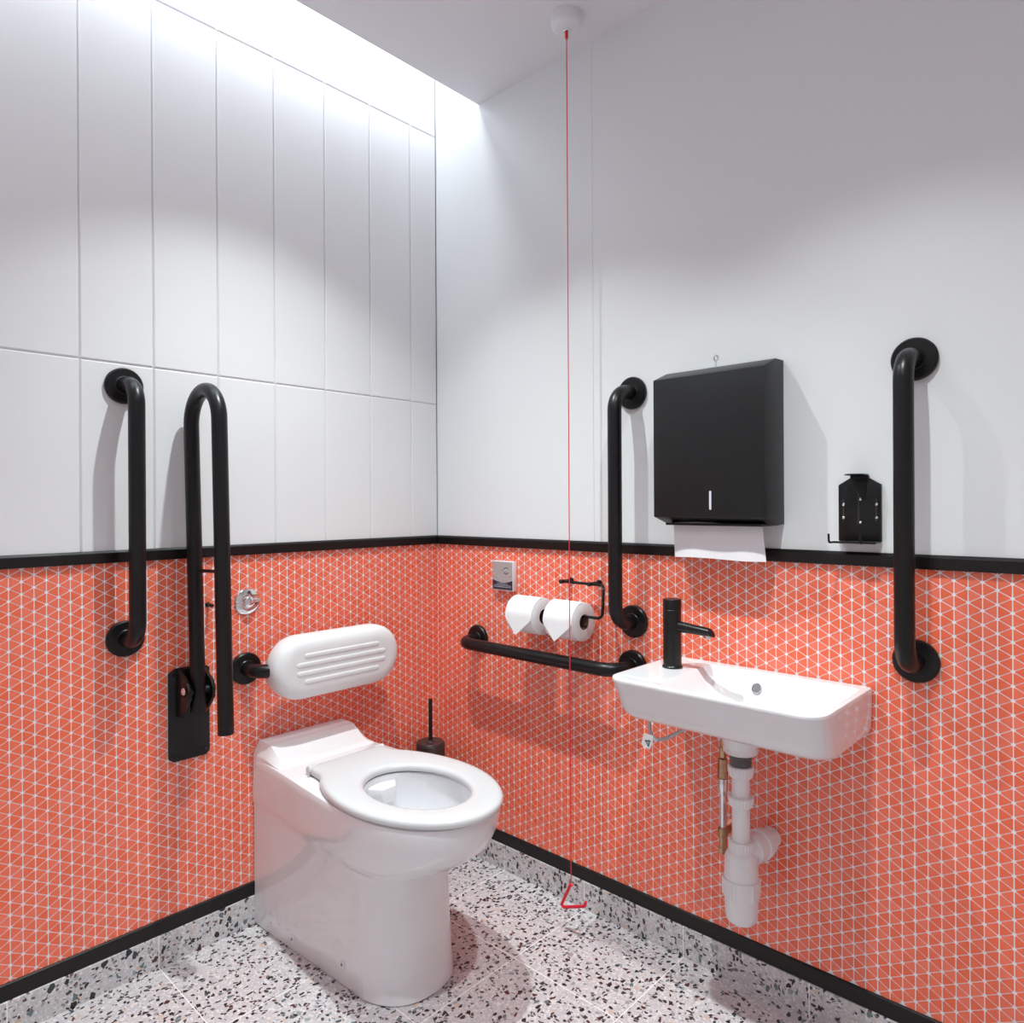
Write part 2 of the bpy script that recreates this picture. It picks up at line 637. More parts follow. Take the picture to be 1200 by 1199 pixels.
v1 = grab_rail('grab_rail', 'vertical black grab rail on the left wall beside the folded support arm', (-0.957, 0, 0.7945), 0, (0, 0, 1), 0.585, 'vertical black grab rails')
v2 = copy_tree(v1)
v2.location = (0, -0.766, 0.799)
v2.rotation_euler = (0, 0, -PI / 2)
v2['label'] = 'vertical black grab rail just left of the paper towel dispenser'
v3 = copy_tree(v1)
v3.location = (0, -1.412, 0.793)
v3.rotation_euler = (0, 0, -PI / 2)
v3['label'] = 'vertical black grab rail right of the washbasin, the rightmost rail'
h1 = grab_rail('grab_rail', 'horizontal black grab rail low on the coral wall below the toilet rolls', (0, -0.193, 0.683), -PI / 2, (1, 0, 0), 0.570, None)

# folded-up support arm
t = thing('fold_up_support_arm', 'black hinged U-shaped support rail folded upright on the left wall by the toilet', 'support rail', (-0.8125, 0, 0.48))
g = G()
pl = [(-0.862, 0.488), (-0.852, 0.479), (-0.773, 0.479), (-0.763, 0.488), (-0.763, 0.697), (-0.778, 0.705), (-0.845, 0.705), (-0.862, 0.695)]
g.prism(pl, lambda u, v, h: (u, h, v), 0.0, -0.007)
wp = g.build('wall_plate', M['black_matte'], t, bevel=0.001)
g = G()
for sx, sz in ((-.852, .492), (-.773, .492), (-.852, .692), (-.773, .692)):
    g = G().lathe([(0.0045, 0), (0.0045, .0015), (.003, .0028), (.001, .0028)], (sx, -0.007, sz), (0, -1, 0), n=16)
    g.build('plate_screw', M['black_metal'], wp)
g = G()
ck = [(-0.006, 0.59), (-0.006, 0.703), (-0.03, 0.700), (-0.072, 0.680), (-0.083, 0.662), (-0.080, 0.640), (-0.055, 0.612), (-0.03, 0.592)]
for xa in (-0.845, -0.788):
    g.prism(ck, lambda u, v, h: (h, u, v), xa, xa + 0.007)
g.box((-0.845, -0.006, 0.59), (-0.781, -0.014, 0.703))
hb = g.build('hinge_bracket', M['black_plastic'], t, bevel=0.0015)
g = G().lathe([(0.010, 0), (0.010, 0.070)], (-0.848, -0.056, 0.655), (1, 0, 0), n=24)
g.build('hinge_pin', M['black_matte'], hb)
g = G().lathe([(0.0085, 0), (0.0085, 0.002), (.006, .004), (.002, .0045)], (-0.8485, -0.062, 0.660), (-1, 0, 0), n=20)
o = g.build('hinge_cap', M['pink_cap'], hb)
o['label'] = 'pale pink round hinge cap'
# U tube: back leg near the wall, front leg out in the room
pts = [(-0.8125, -0.0575, 0.605)]
ztop = 1.300
bx, fx = -0.816, -0.814
cyb, cyf = -0.034, -0.182
pts.append((bx, cyb, ztop))
cy = (cyb + cyf) / 2
ra = (cyb - cyf) / 2
for k in range(1, 20):
    a = PI * k / 20
    pts.append((bx + (fx - bx) * k / 20, cy + ra * math.cos(a), ztop + ra * 1.0 * math.sin(a)))
pts.append((fx, cyf, ztop))
pts.append((-0.812, -0.203, 0.582))
G().tube(pts, TR, n=28).build('tube', M['black_metal'], t, smooth=50)
G().tube([(-0.814, -0.052, 0.945), (-0.814, -0.19, 0.950)], 0.0042, n=12).build('cross_pin', M['black_metal'], t)

# padded back rest
t = thing('toilet_back_rest', 'white padded back rest on black tubular bracket above the toilet', 'back rest', (-0.46, 0, 0.675))
G().tube([(-0.667, -0.003, 0.675), (-0.667, -0.082, 0.675), (-0.333, -0.082, 0.675), (-0.333, -0.003, 0.675)], TR, fillet=0.045, n=28, seg=12).build('support_tube', M['black_metal'], t, smooth=50)
flange((-0.667, 0, 0.675), (0, -1, 0)).build('wall_flange', M['black_metal'], t)
flange((-0.333, 0, 0.675), (0, -1, 0)).build('wall_flange', M['black_metal'], t)


def stadium(cx, cz, hw, hh, y, n=20):
    out = []
    r = hh
    for k in range(n + 1):
        a = -PI / 2 + PI * k / n
        out.append((cx + (hw - r) + r * math.cos(a), y, cz + hh * math.sin(a)))
    for k in range(n + 1):
        a = PI / 2 + PI * k / n
        out.append((cx - (hw - r) + r * math.cos(a), y, cz + hh * math.sin(a)))
    return out


CX, CZ = -0.449, 0.674
g = G()
HW, HH = 0.198, 0.083
rings = []
for y, ins in ((-0.062, 0.010), (-0.064, 0.004), (-0.070, 0.0), (-0.100, 0.0), (-0.108, 0.002), (-0.116, 0.007), (-0.122, 0.015), (-0.1255, 0.026), (-0.1265, 0.036)):
    rings.append(stadium(CX, CZ, HW - ins, HH - ins, y))
g.loft(rings)
cu = g.build('cushion', M['cushion'], t, smooth=60)
for i, (zz, hw) in enumerate(((0.7075, .118), (0.685, .140), (0.6625, .140), (0.640, .118))):
    gg = G()
    gg.loft([stadium(CX, zz, hw, 0.0066, -0.1255, 8), stadium(CX, zz, hw, 0.0066, -0.1270, 8), stadium(CX, zz, hw - .002, 0.0048, -0.1282, 8), stadium(CX, zz, hw - .004, 0.0025, -0.1286, 8)])
    gg.build('ridge', M['cushion'], cu, smooth=60)

# ---------------------------------------------------------------- flush push button and peg
t = thing('flush_control', 'round chrome flush control on the coral wall above the back rest', 'flush button', (-0.661, 0, 0.848))
g = G().lathe([(0.031, 0), (0.034, 0.001), (0.034, 0.003), (0.030, 0.0055), (0.017, 0.0065), (0.017, 0.006)], (-0.661, 0, 0.848), (0, -1, 0), n=48)
g.build('escutcheon', M['chrome'], t)
g = G().lathe([(0.016, .005), (0.016, 0.012), (0.014, 0.017), (0.009, 0.020), (0.002, 0.021)], (-0.661, 0, 0.848), (0, -1, 0), n=40)
g.build('button', M['chrome'], t)
g = G().tube([(-0.694, -0.008, 0.8475), (-0.676, -0.010, 0.848)], 0.0035, n=12)
g.build('lever', M['chrome'], t)
g = G().tube([(-0.646, -0.010, 0.850), (-0.629, -0.008, 0.852)], 0.0042, n=12)
g.build('lever', M['chrome'], t)
g = G().lathe([(0.0065, 0), (0.0065, 0.002), (0.003, .004), (0.003, 0.020), (.0045, .022), (.0045, .026), (.002, .027)], (-0.764, 0, 0.852), (0, -1, 0), n=20)
tag(g.build('wall_peg', M['black_plastic']), 'tiny black peg on the coral wall between the support arm tubes', 'peg')

# ---------------------------------------------------------------- toilet
TX = -0.503
t = thing('toilet', 'white back-to-wall ceramic toilet against the coral mosaic wall', 'toilet', (TX, -0.3, 0))


def body_ring(z, hb, hm, ym, tip, n=2.2, dip=0.0):
    pts = []
    NB, NS, NA = 6, 14, 22
    for i in range(NB):                       # back edge from -x to +x
        pts.append((-hb + 2 * hb * i / NB, 0.0))
    for i in range(NS):                       # right side
        f = i / NS
        e = f * f * (3 - 2 * f) * .5 + f * .5
        pts.append((hb + (hm - hb) * e, -ym * f))
    for i in range(2 * NA):                   # nose
        a = PI * i / (2 * NA)
        c, s = math.cos(a), math.sin(a)
        x = hm * math.copysign(abs(c) ** (2 / n), c)
        y = -ym - (tip - ym) * abs(s) ** (2 / n)
        pts.append((x, y))
    for i in range(NS):
        f = 1 - i / NS
        e = f * f * (3 - 2 * f) * .5 + f * .5
        pts.append((-(hb + (hm - hb) * e), -ym * f))
    out = []
    for x, y in pts:
        zz = z - dip * max(0, min(1, (-y - .25) / .33)) ** 1.5
        out.append((TX + x, y - 0.0015, zz))
    return out


lv = [  # z, back half width, mid half width, mid depth, tip, exponent, dip
    (0.000, .1415, .120, .42, .556, 2.3, 0),
    (0.004, .144, .123, .42, .560, 2.3, 0),
    (0.060, .143, .121, .42, .553, 2.3, 0),
    (0.140, .142, .120, .42, .545, 2.3, 0),
    (0.210, .142, .121, .42, .543, 2.3, 0),
    (0.282, .142, .124, .42, .548, 2.3, .030),
    (0.307, .142, .132, .42, .560, 2.3, .028),
    (0.316, .1425, .146, .43, .592, 2.2, .024),
    (0.322, .1445, .156, .44, .618, 2.2, .018),
    (0.336, .145, .163, .45, .652, 2.15, .012),
    (0.356, .145, .168, .46, .683, 2.1, .006),
    (0.385, .144, .171, .47, .703, 2.1, .002),
    (0.415, .1435, .172, .475, .712, 2.1, 0),
    (0.429, .1425, .172, .475, .713, 2.1, 0),
    (0.4345, .1405, .170, .475, .711, 2.1, 0),
    (0.4365, .137, .166, .475, .707, 2.1, 0),
]
rings = [body_ring(*a) for a in lv]
HC = (TX - .002, -0.507)
outer = rings[-1]


def hole(z, a, b, dy=0):
    out = []
    for p in outer:
        an = math.atan2((p[1] - HC[1]), (p[0] - HC[0]))
        out.append((HC[0] + a * math.cos(an), HC[1] + dy + b * math.sin(an), z))
    return out


rings += [hole(.4365, .116, .150), hole(.433, .113, .147), hole(.420, .113, .147), hole(.395, .116, .150), hole(.350, .110, .142), hole(.310, .094, .118, .01), hole(.275, .066, .082, .03), hole(.255, .04, .05, .05)]
g = G().loft(rings)
body = g.build('toilet_body', M['ceramic'], t, smooth=40)
# raised ledge at the back with chamfered ends
g = G()
prof = [(-0.0015, .40), (-0.0015, .4765), (-.004, .479), (-.060, .479), (-.068, .4765), (-.078, .470), (-.108, .4520), (-.125, .4440), (-.140, .4385), (-.150, .4355), (-.150, .40)]
sec = []
for x, zl, sh in ((-.1430, .4440, 0), (-.1415, .4475, 0), (-.1270, .479, 0), (-.1250, .480, 0), (.1250, .480, 0), (.1270, .479, 0), (.1415, .4475, 0), (.1430, .4440, 0)):
    k = (zl - .4365) / (.480 - .4365)
    sec.append([(TX + x, y * (1 if abs(x) < .13 else .985), z if z < .4365 else .4365 + (z - .4365) * k) for y, z in prof])
g.loft(sec)
g.build('cistern_ledge', M['ceramic'], body, smooth=35)
for bx_, by_, bz_ in ((-0.6395, -0.185, 0.030), (-0.6275, -0.385, 0.050)):
    g = G().lathe([(0.0085, -0.004), (0.0085, .001), (0.0075, .002), (0.0040, .0015)], (bx_, by_, bz_), (-1, -0.07, 0), n=24)
    bc = g.build('bolt_cap', M['pipe_white'], body)
    g = G().lathe([(0.003, 0), (0.003, .0032), (0.001, .0034)], (bx_, by_, bz_), (-1, -0.07, 0), n=12)
    g.build('bolt', M['steel'], bc)
# water and flush spreader
g = G()
g.prism([(HC[0] + .064 * math.cos(a * PI / 20), HC[1] + .025 + .080 * math.sin(a * PI / 20)) for a in range(40)], lambda u, v, h: (u, v, h), 0.268, 0.275)
g.build('water', M['water'], t)
g = G()
sp = [(-.045, -.355), (.045, -.355), (.040, -.372), (.020, -.400), (-.020, -.400), (-.040, -.372)]
g.loft([[(TX + x * .7, y, .385) for x, y in sp], [(TX + x, y, .40) for x, y in sp], [(TX + x, y, .422) for x, y in sp]])
g.build('flush_spreader', M['ceramic'], t, bevel=0.003)

# seat
def seat_outline(n=96, a=.175, b=.248, cy=-.479, ins=0.0):
    # control half-widths of the rear half, from the widest line back to the hinge edge
    out = []
    q = n // 4
    rear = []
    a_ = a - ins
    for k in range(q + 1):                      # right side, front to back
        f = k / q
        if f <= .55:
            y = cy + (-.285 - cy) * (f / .55)
            w_ = a_ * math.sqrt(max(0, 1 - ((y - cy) / .262) ** 2))
        elif f <= .7:
            e = (f - .55) / .15
            y = -.285 + (.045) * e
            w_ = (a * math.sqrt(1 - (.194 / .262) ** 2) - ins) + (-.004) * math.sin(e * PI / 2)
        elif f <= .8:
            e = (f - .7) / .1
            y = -.240 + (.026 - ins) * math.sin(e * PI / 2)
            w_ = (a * math.sqrt(1 - (.194 / .262) ** 2) - ins) - .004 - .016 * (1 - math.cos(e * PI / 2))
        else:
            e = (f - .8) / .2
            y = -.214 - ins
            w_ = ((a * math.sqrt(1 - (.194 / .262) ** 2) - ins) - .020) * (1 - e)
        rear.append((w_, y))
    for w_, y in rear:
        out.append((TX + w_, y))
    for w_, y in rear[:-1][::-1]:
        out.append((TX - w_, y))
    m = n - len(out)
    for k in range(1, m + 1):
        an = PI + PI * k / (m + 1)
        out.append((TX + a_ * math.cos(an), cy + (b - ins) * math.sin(an)))
    return out


g = G()
N = 96
hx, hy = TX - .002, -0.505


def hole2(a, b, z):
    return [(hx + a * math.cos(2 * PI * k / N), hy + b * math.sin(2 * PI * k / N), z) for k in range(N)]


def so(ins, z):
    return [(x, y, z) for x, y in seat_outline(N, ins=ins)]


rings = [so(.006, .4405), so(.001, .4415), so(0, .4445), so(0, .4510), so(.003, .4555), so(.010, .4580), so(.022, .4590),
         hole2(.120, .158, .4585), hole2(.112, .150, .4570), hole2(.107, .145, .4530), hole2(.1055, .1435, .4470), hole2(.107, .145, .4415), hole2(.112, .150, .4405)]
rings.append(rings[0])
g.loft(rings, cap0=False, cap1=False)
st = g.build('toilet_seat', M['seat_plastic'], t, smooth=40)
for sx in (-1, 1):
    g = G().lathe([(.008, 0), (.0105, .002), (.0105, .026), (.008, .028)], (TX + sx * .086, -.222, .4485), (sx, 0, 0), n=28)
    hg = g.build('hinge', M['seat_plastic'], st, smooth=40)
g = G().lathe([(.0035, 0), (.0035, .006)], (TX - .113, -.232, .4415), (-1, 0, 0), n=14)
g.build('hinge_pin', M['chrome'], st)

# ---------------------------------------------------------------- toilet brush
bxp = (-0.100, -0.076)
t = thing('toilet_brush', 'black toilet brush in a round holder in the corner behind the toilet', 'toilet brush', (bxp[0], bxp[1], 0.0))
g = G().lathe([(.040, .10), (.0445, .102), (.0450, .106), (.0450, .352), (.0435, .3545), (.0425, .3545)], (bxp[0], bxp[1], 0), n=48)
hd = g.build('holder', M['brown_black'], t)
g = G().box((bxp[0] - .015, -0.001, .20), (bxp[0] + .015, bxp[1] + .040, .25))
g.build('wall_bracket', M['black_matte'], t)
g = G().lathe([(.0425, .3535), (.0425, .3575), (.041, .359), (.013, .3595), (.011, .361), (.010, .364)], (bxp[0], bxp[1], 0), n=48)
g.build('lid', M['brown_black'], t)
g = G().lathe([(.0062, .30), (.0062, .490), (.0052, .492)], (bxp[0], bxp[1], 0), n=20)
g.build('handle', M['black_plastic'], t)

# ---------------------------------------------------------------- wash basin
t = thing('wash_basin', 'small rectangular white ceramic wall-hung basin on the coral wall', 'wash basin', (0, -1.11, 0.634))


def bring(x0, y0, x1, y1, rf, z, rb=.006, n=10):
    # corners: (x1,y1) back-left, (x0,y1) front-left, (x0,y0) front-right, (x1,y0) back-right
    return [(x, y, z) for x, y in rrect(x0, y0, x1, y1, [rb, rf, rf, rb], n)]


g = G()
BT = .728
yL, yR, xF = -.878, -1.333, -.291
rings = [bring(-.185, yR + .035, -.001, yL - .045, .035, .634),
         bring(-.222, yR + .012, -.001, yL - .020, .042, .6345),
         bring(-.244, yR + .005, -.001, yL - .012, .045, .638),
         bring(-.257, yR + .002, -.001, yL - .007, .046, .648),
         bring(-.267, yR + .001, -.001, yL - .004, .046, .668),
         bring(-.276, yR, -.001, yL - .002, .045, .695),
         bring(-.288, yR, -.001, yL, .044, .7185),
         bring(-.2895, yR, -.001, yL, .044, .7235),
         bring(-.2885, yR + .001, -.0015, yL - .001, .043, .7265),
         bring(-.285, yR + .004, -.003, yL - .004, .040, .728),
         bring(-.278, yR + .010, -.010, yL - .010, .034, .7280),
         bring(-.275, yR + .013, -.026, -.990, .028, .7272, rb=.024),
         bring(-.273, yR + .015, -.028, -.993, .027, .7245, rb=.024),
         bring(-.266, yR + .018, -.032, -1.004, .028, .705, rb=.026),
         bring(-.252, yR + .026, -.042, -1.030, .034, .678, rb=.034),
         bring(-.230, yR + .045, -.058, -1.055, .040, .665, rb=.040),
         bring(-.185, yR + .110, -.085, -1.085, .040, .660, rb=.040)]
g.loft(rings)
bs = g.build('basin_bowl', M['ceramic'], t, smooth=40)
g = G().lathe([(.0112, 0.0), (.0112, .0025), (.0102, .0032), (.0095, .0025), (.0095, .0012)], (-.0375, -1.107, .6930), (-1, 0, .37), n=32)
ov = g.build('overflow_ring', M['chrome'], bs)
g = G().lathe([(.0097, 0.0), (.0097, .0014)], (-.0375, -1.107, .6930), (-1, 0, .37), n=24)
g.build('overflow_opening', M['dark_hole'], ov)
TY, TD = -1.104, -.112
g = G().lathe([(.052, .645), (.046, .632), (.040, .612), (.037, .590), (.036, .584)], (TD, TY, 0), n=40)
g.build('drain_boss', M['ceramic'], bs, smooth=40)
g = G().lathe([(.022, .6610), (.022, .6635), (.014, .6650), (.004, .6650)], (TD - .02, TY - .03, 0), n=32)
g.build('drain_cover', M['chrome'], t)

# tap
tx, ty = -.113, -.942
t = thing('basin_tap', 'tall black pillar tap standing on the left ledge of the basin', 'tap', (tx, ty, BT))
g = G().lathe([(.0225, 0), (.0230, .001), (.0230, .003), (.0215, .0045), (.0205, .006), (.0205, .131), (.0200, .1316)], (tx, ty, BT), n=48)
bd = g.build('tap_body', M['black_plastic'], t)
g = G().lathe([(.0192, .131), (.0192, .1328), (.0207, .1332), (.0207, .154), (.0198, .1555), (.018, .1558)], (tx, ty, BT), n=48)
g.build('push_cap', M['black_plastic'], t)
g = G()
rings = []
for s_i, (yy, zz, rx, rz) in enumerate(((ty - .008, .8225, .0115, .0125), (ty - .030, .8215, .0115, .0120), (ty - .060, .8195, .0112, .0105), (ty - .085, .8180, .0112, .0098), (ty - .097, .8172, .0110, .0092))):
    rings.append([(tx + rx * math.cos(2 * PI * j / 24), yy + (.006 * math.sin(2 * PI * j / 24) if s_i > 3 else 0), zz + rz * math.sin(2 * PI * j / 24)) for j in range(24)])
g.loft(rings)
spt = g.build('spout', M['black_plastic'], t, smooth=40)
g = G().lathe([(.0085, 0), (.0085, -.006), (.0075, -.007)], (tx, ty - .088, .8105), n=24)
g.build('aerator', M['chrome'], spt)
g = G().lathe([(.006, .0), (.006, .0008), (.0052, .001)], (tx - .0195, ty - .0045, BT + .052), (-1, -.22, 0), n=24)
g.build('emblem', M['black_matte'], bd)

# bottle trap
t = thing('bottle_trap', 'white plastic bottle trap and waste pipe hanging under the basin', 'bottle trap', (TD, TY, 0.21))
g = G().lathe([(.036, .584), (.036, .574), (.033, .571)], (TD, TY, 0), n=40)
g.build('washer', M['pipe_white'], t)
g = G()
pr_ = [(.0215, .574)]
for k in range(10):
    z = .572 - k * .003
    pr_ += [(.0225, z), (.0208, z - .0015)]
pr_ += [(.0215, .538)]
g.lathe(pr_, (TD, TY, 0), n=32)
g.build('threaded_waste', M['steel'], t)


def nut(g, z0, z1, r0, r1, n=24):
    """ribbed plastic nut"""
    rings = []
    for z, r, k in ((z1, r1 * .93, 0), (z1 - .002, r1, 1), (z0 + .002, r0, 1), (z0, r0 * .95, 0)):
        rings.append([(TD + (r + (.0011 if (j % 4 < 2 and k) else 0)) * math.cos(2 * PI * j / (n * 4)), TY + (r + (.0011 if (j % 4 < 2 and k) else 0)) * math.sin(2 * PI * j / (n * 4)), z) for j in range(n * 4)])
    g.loft(rings)
    return g


nut(G(), .520, .544, .0235, .0265).build('nut', M['pipe_white'], t)
nut(G(), .458, .480, .0235, .0265).build('nut', M['pipe_white'], t)
nut(G(), .357, .385, .0250, .0255).build('nut', M['pipe_white'], t)
G().lathe([(.0185, .36), (.0185, .540)], (TD, TY, 0), n=36).build('pipe', M['pipe_white'], t)
g = G().lathe([(.026, .362), (.032, .356), (.034, .348), (.0350, .312), (.0350, .305)], (TD, TY, 0), n=40)
g.tube([(TD, TY, .352), (-0.075, TY - .012, .360)], .0255, n=28)
tb = g.build('trap_body', M['pipe_white'], t)
g = G()
rings = []
for z, r, k in ((.306, .0372, 0), (.304, .0378, 1), (.270, .0378, 1), (.268, .0352, 0), (.228, .0335, 0), (.219, .031, 0), (.214, .026, 0), (.212, .016, 0)):
    rings.append([(TD + (r + (.002 if (j % 12 < 2 and k) else 0)) * math.cos(2 * PI * j / 72), TY + (r + (.002 if (j % 12 < 2 and k) else 0)) * math.sin(2 * PI * j / 72), z) for j in range(72)])
g.loft(rings)
g.build('trap_cup', M['pipe_white'], t, smooth=35)
g = G()
for i, (h0, h1, r) in enumerate(((.0, .030, .0300), (.030, .036, .0335), (.036, .052, .0315))):
    g.lathe([(r - .002, h0), (r, h0 + .001), (r, h1 - .001), (r - .002, h1)], (-.088, TY - .010, .358), (1, -.12, 0.02), n=24)
g.build('outlet_nut', M['pipe_white'], t, smooth=20)
g = G().lathe([(.021, 0), (.021, .090)], (-.09, TY - .010, .358), (1, -.12, 0.02), n=28)
g.build('outlet_pipe', M['pipe_white'], t)

# supply valve
vx, vy = -.060, -1.037
t = thing('isolation_valve', 'brass and chrome supply valve pipe left of the bottle trap', 'valve', (vx, vy, .33))
G().lathe([(.0048, .628), (.0048, .552)], (vx, vy, 0), n=16).build('tail_pipe', M['brass'], t)
g = G().lathe([(.0055, .556), (.0078, .553), (.0078, .532), (.0070, .530)], (vx, vy, 0), n=6)
g.lathe([(.0100, .528), (.0108, .524), (.0108, .500), (.0118, .498), (.0118, .486), (.0095, .484)], (vx, vy, 0), n=12)
g.build('brass_union', M['brass'], t, smooth=20)
g = G().lathe([(.0105, .484), (.0112, .482), (.0112, .458), (.0090, .452), (.0075, .442), (.0072, .372)], (vx, vy, 0), n=24)
g.build('chrome_pipe', M['chrome'], t, smooth=30)
g = G().lathe([(.0105, .374), (.0112, .371), (.0112, .355), (.0090, .352), (.0085, .330), (.0110, .328), (.0110, .318), (.007, .315)], (vx, vy, 0), n=12)
g.lathe([(.0075, 0), (.0075, .040)], (vx, vy, .360), (.7, .0, 0), n=16)
g.build('elbow', M['brass'], t, smooth=20)
g = G().lathe([(.0075, 0), (.0075, .030)], (-.028, vy, .360), (1, 0, 0), n=20)
g.lathe([(.015, 0.020), (.015, .026)], (-.028, vy + .0, .360), (1, 0, 0), n=20)
g.build('copper_stub', M['copper'], t)

# braided hose with paper tag
t = thing('braided_hose', 'thin braided hose looping below the left end of the basin', 'hose', (-.12, -.93, .55))
G().tube([(-.12, -.884, .636), (-.12, -.884, .580), (-.12, -.890, .560), (-.118, -.903, .553), (-.115, -.925, .561), (-.105, -.950, .577), (-.097, -.985, .603), (-.090, -1.00, .624)], .0042, fillet=0.02, n=14, seg=6).build('hose', M['braid'], t)
G().lathe([(.0062, 0), (.0062, .016)], (-.1195, -.892, .559), (0.05, -.85, -.45), n=14).build('ferrule', M['chrome'], t)
g = G()
tagp = [(-.8745, .566), (-.9005, .564), (-.8965, .546), (-.889, .530), (-.8665, .538)]
g.prism(tagp, lambda u, v, h: (h, u, v), -.1265, -.1275)
tg = g.build('paper_tag', M['paper'], t)
tg['label'] = 'small white paper tag with a black warning triangle'
g = G()
tri = [(-.8765, .5505), (-.8925, .5525), (-.8865, .5355)]
cxt = sum(p[0] for p in tri) / 3
czt = sum(p[1] for p in tri) / 3
inn = [(cxt + (a - cxt) * .55, czt + (b - czt) * .55) for a, b in tri]
vs = [(-.1277, a, b) for a, b in tri] + [(-.1277, a, b) for a, b in inn] + [(-.1280, a, b) for a, b in tri] + [(-.1280, a, b) for a, b in inn]
fs = []
for i in range(3):
    j = (i + 1) % 3
    fs += [[i, j, 3 + j, 3 + i], [6 + i, 6 + j, 9 + j, 9 + i], [i, j, 6 + j, 6 + i], [3 + i, 3 + j, 9 + j, 9 + i]]
g.add(vs, fs)
g.box((-.1277, -.8850, .5435), (-.1281, -.8862, .5495))
g.build('warning_triangle', M['ink'], tg, smooth=0)

# ---------------------------------------------------------------- paper towel dispenser
t = thing('paper_towel_dispenser', 'large black metal paper towel dispenser on the white wall above the basin', 'towel dispenser', (0, -1.02, 1.06))
y0, y1 = -.887, -1.155
prof = [(0.0, 1.054), (-.040, 1.052), (-.100, 1.070), (-.100, 1.389), (-.042, 1.412), (0.0, 1.414)]
g = G().loft([[(x, y0, z) for x, z in prof], [(x, y1, z) for x, z in prof]])
# cut the paper mouth: thin dark inset under the case is its own part
cs = g.build('case', M['black_matte'], t, bevel=0.0012)
g = G().box((-.080, y0 - .020, 1.0555), (-.025, y1 + .016, 1.0505))
g.build('paper_mouth', M['black_plastic'], t)
g = G()
sl = rrect(-1.0335, 1.0865, -1.0285, 1.1285, .0024, 6)
g.prism(sl, lambda u, v, h: (h, u, v), -.0995, -.1008)
g.build('level_slot', M['label_white'], cs)
g = G()
ring = [(.0055 * math.cos(2 * PI * k / 24), .0078 * math.sin(2 * PI * k / 24)) for k in range(24)]
r_in = [(u * .55, v * .62) for u, v in ring]
f = lambda u, v, h: (-.045 + u * .4, -1.0185 + h - u * .9, 1.4315 + v)
vs = [f(u, v, -.0009) for u, v in ring] + [f(u, v, -.0009) for u, v in r_in] + [f(u, v, .0009) for u, v in ring] + [f(u, v, .0009) for u, v in r_in]
fs = []
for i in range(24):
    j = (i + 1) % 24
    fs += [[i, j, 24 + j, 24 + i], [48 + i, 48 + j, 72 + j, 72 + i], [i, j, 48 + j, 48 + i], [24 + i, 24 + j, 72 + j, 72 + i]]
g.add(vs, fs)
g.box((-.047, -1.0175, 1.408), (-.043, -1.0195, 1.4245))
g.build('key', M['chrome'], t)

# towel hanging from it
g = G()
nx, nz = 20, 8
V, F = [], []
for layer in (0, 1):
    for j in range(nz + 1):
        for i in range(nx + 1):
            u = i / nx
            yy = -.9155 - .2150 * u - (.006 * (j / nz) * (u - .5) * 1.0) - .006 * j / nz
            zz = 1.056 - .081 * j / nz + .0015 * math.sin(u * 6)
            xx = -.058 - .006 * math.sin(PI * u) * (j / nz) - .003 * math.sin(u * 9) * (j / nz) - layer * .0008
            V.append((xx, yy, zz))
for layer in (0, 1):
    o_ = layer * (nx + 1) * (nz + 1)
    for j in range(nz):
        for i in range(nx):
            a = o_ + j * (nx + 1) + i
            F.append([a, a + 1, a + nx + 2, a + nx + 1])
K = (nx + 1) * (nz + 1)
bd_ = [i for i in range(nx + 1)] + [(j + 1) * (nx + 1) - 1 for j in range(1, nz + 1)] + [nz * (nx + 1) + i for i in range(nx - 1, -1, -1)] + [j * (nx + 1) for j in range(nz - 1, 0, -1)]
for a, b in zip(bd_, bd_[1:] + bd_[:1]):
    F.append([a, b, b + K, a + K])
g.add(V, F)
tag(g.build('paper_towel', M['towel_paper'], smooth=60), 'white paper towel hanging out of the black dispenser', 'paper towel')

# ---------------------------------------------------------------- empty soap bracket
t = thing('soap_dispenser_bracket', 'small empty black metal bracket on the white wall between dispenser and rail', 'wall bracket', (0, -1.311, 1.02))
yc = -1.3115
pp = [(-1.271, 1.022), (-1.352, 1.022), (-1.352, 1.137), (-1.329, 1.151), (-1.294, 1.151), (-1.271, 1.137)]
g = G().prism(pp, lambda u, v, h: (h, u, v), 0, -.008)
bp_ = g.build('back_plate', M['black_plastic'], t, bevel=0.0008)
g = G()
g.box((0, -1.294, 1.149), (-.008, -1.329, 1.156))
g.prism([(-1.291, .006), (-1.329, .006), (-1.327, .034), (-1.312, .048), (-1.300, .046), (-1.291, .034)], lambda u, v, h: (-v, u, h), 1.156, 1.1585)
g.build('top_tab', M['black_plastic'], t, bevel=0.0005)
g = G()
g.box((-.004, -1.274, 1.019), (-.040, -1.350, 1.0215))
for yy in (-1.270, -1.329):
    g.tube([(-.035, yy, 1.0205), (-.062, yy, 1.0205), (-.064, yy, 1.0385)], .0022, fillet=.006, n=10, seg=5)
g.tube([(-.038, -1.270, 1.0205), (-.038, -1.350, 1.0205)], .0022, n=10)
g.build('bottle_cradle', M['black_plastic'], t)
g = G()
for yy, za, zb in ((-1.310, 1.058, 1.122), (-1.281, 1.062, 1.108), (-1.343, 1.062, 1.108)):
    g.prism(rrect(yy - .0016, za, yy + .0016, zb, .0014, 4), lambda u, v, h: (h, u, v), -.0079, -.0084)
g.build('slots', M['ink'], bp_, smooth=0)
for yy, zz in ((-1.314, 1.108), (-1.314, 1.060), (-1.281, 1.097), (-1.344, 1.097), (-1.281, 1.070), (-1.344, 1.070)):
    g = G().lathe([(.0030, .008), (.0030, .0095), (.0016, .0105), (.0005, .0105)], (0, yy, zz), (-1, 0, 0), n=16)
    g.build('screw', M['chrome'], bp_)

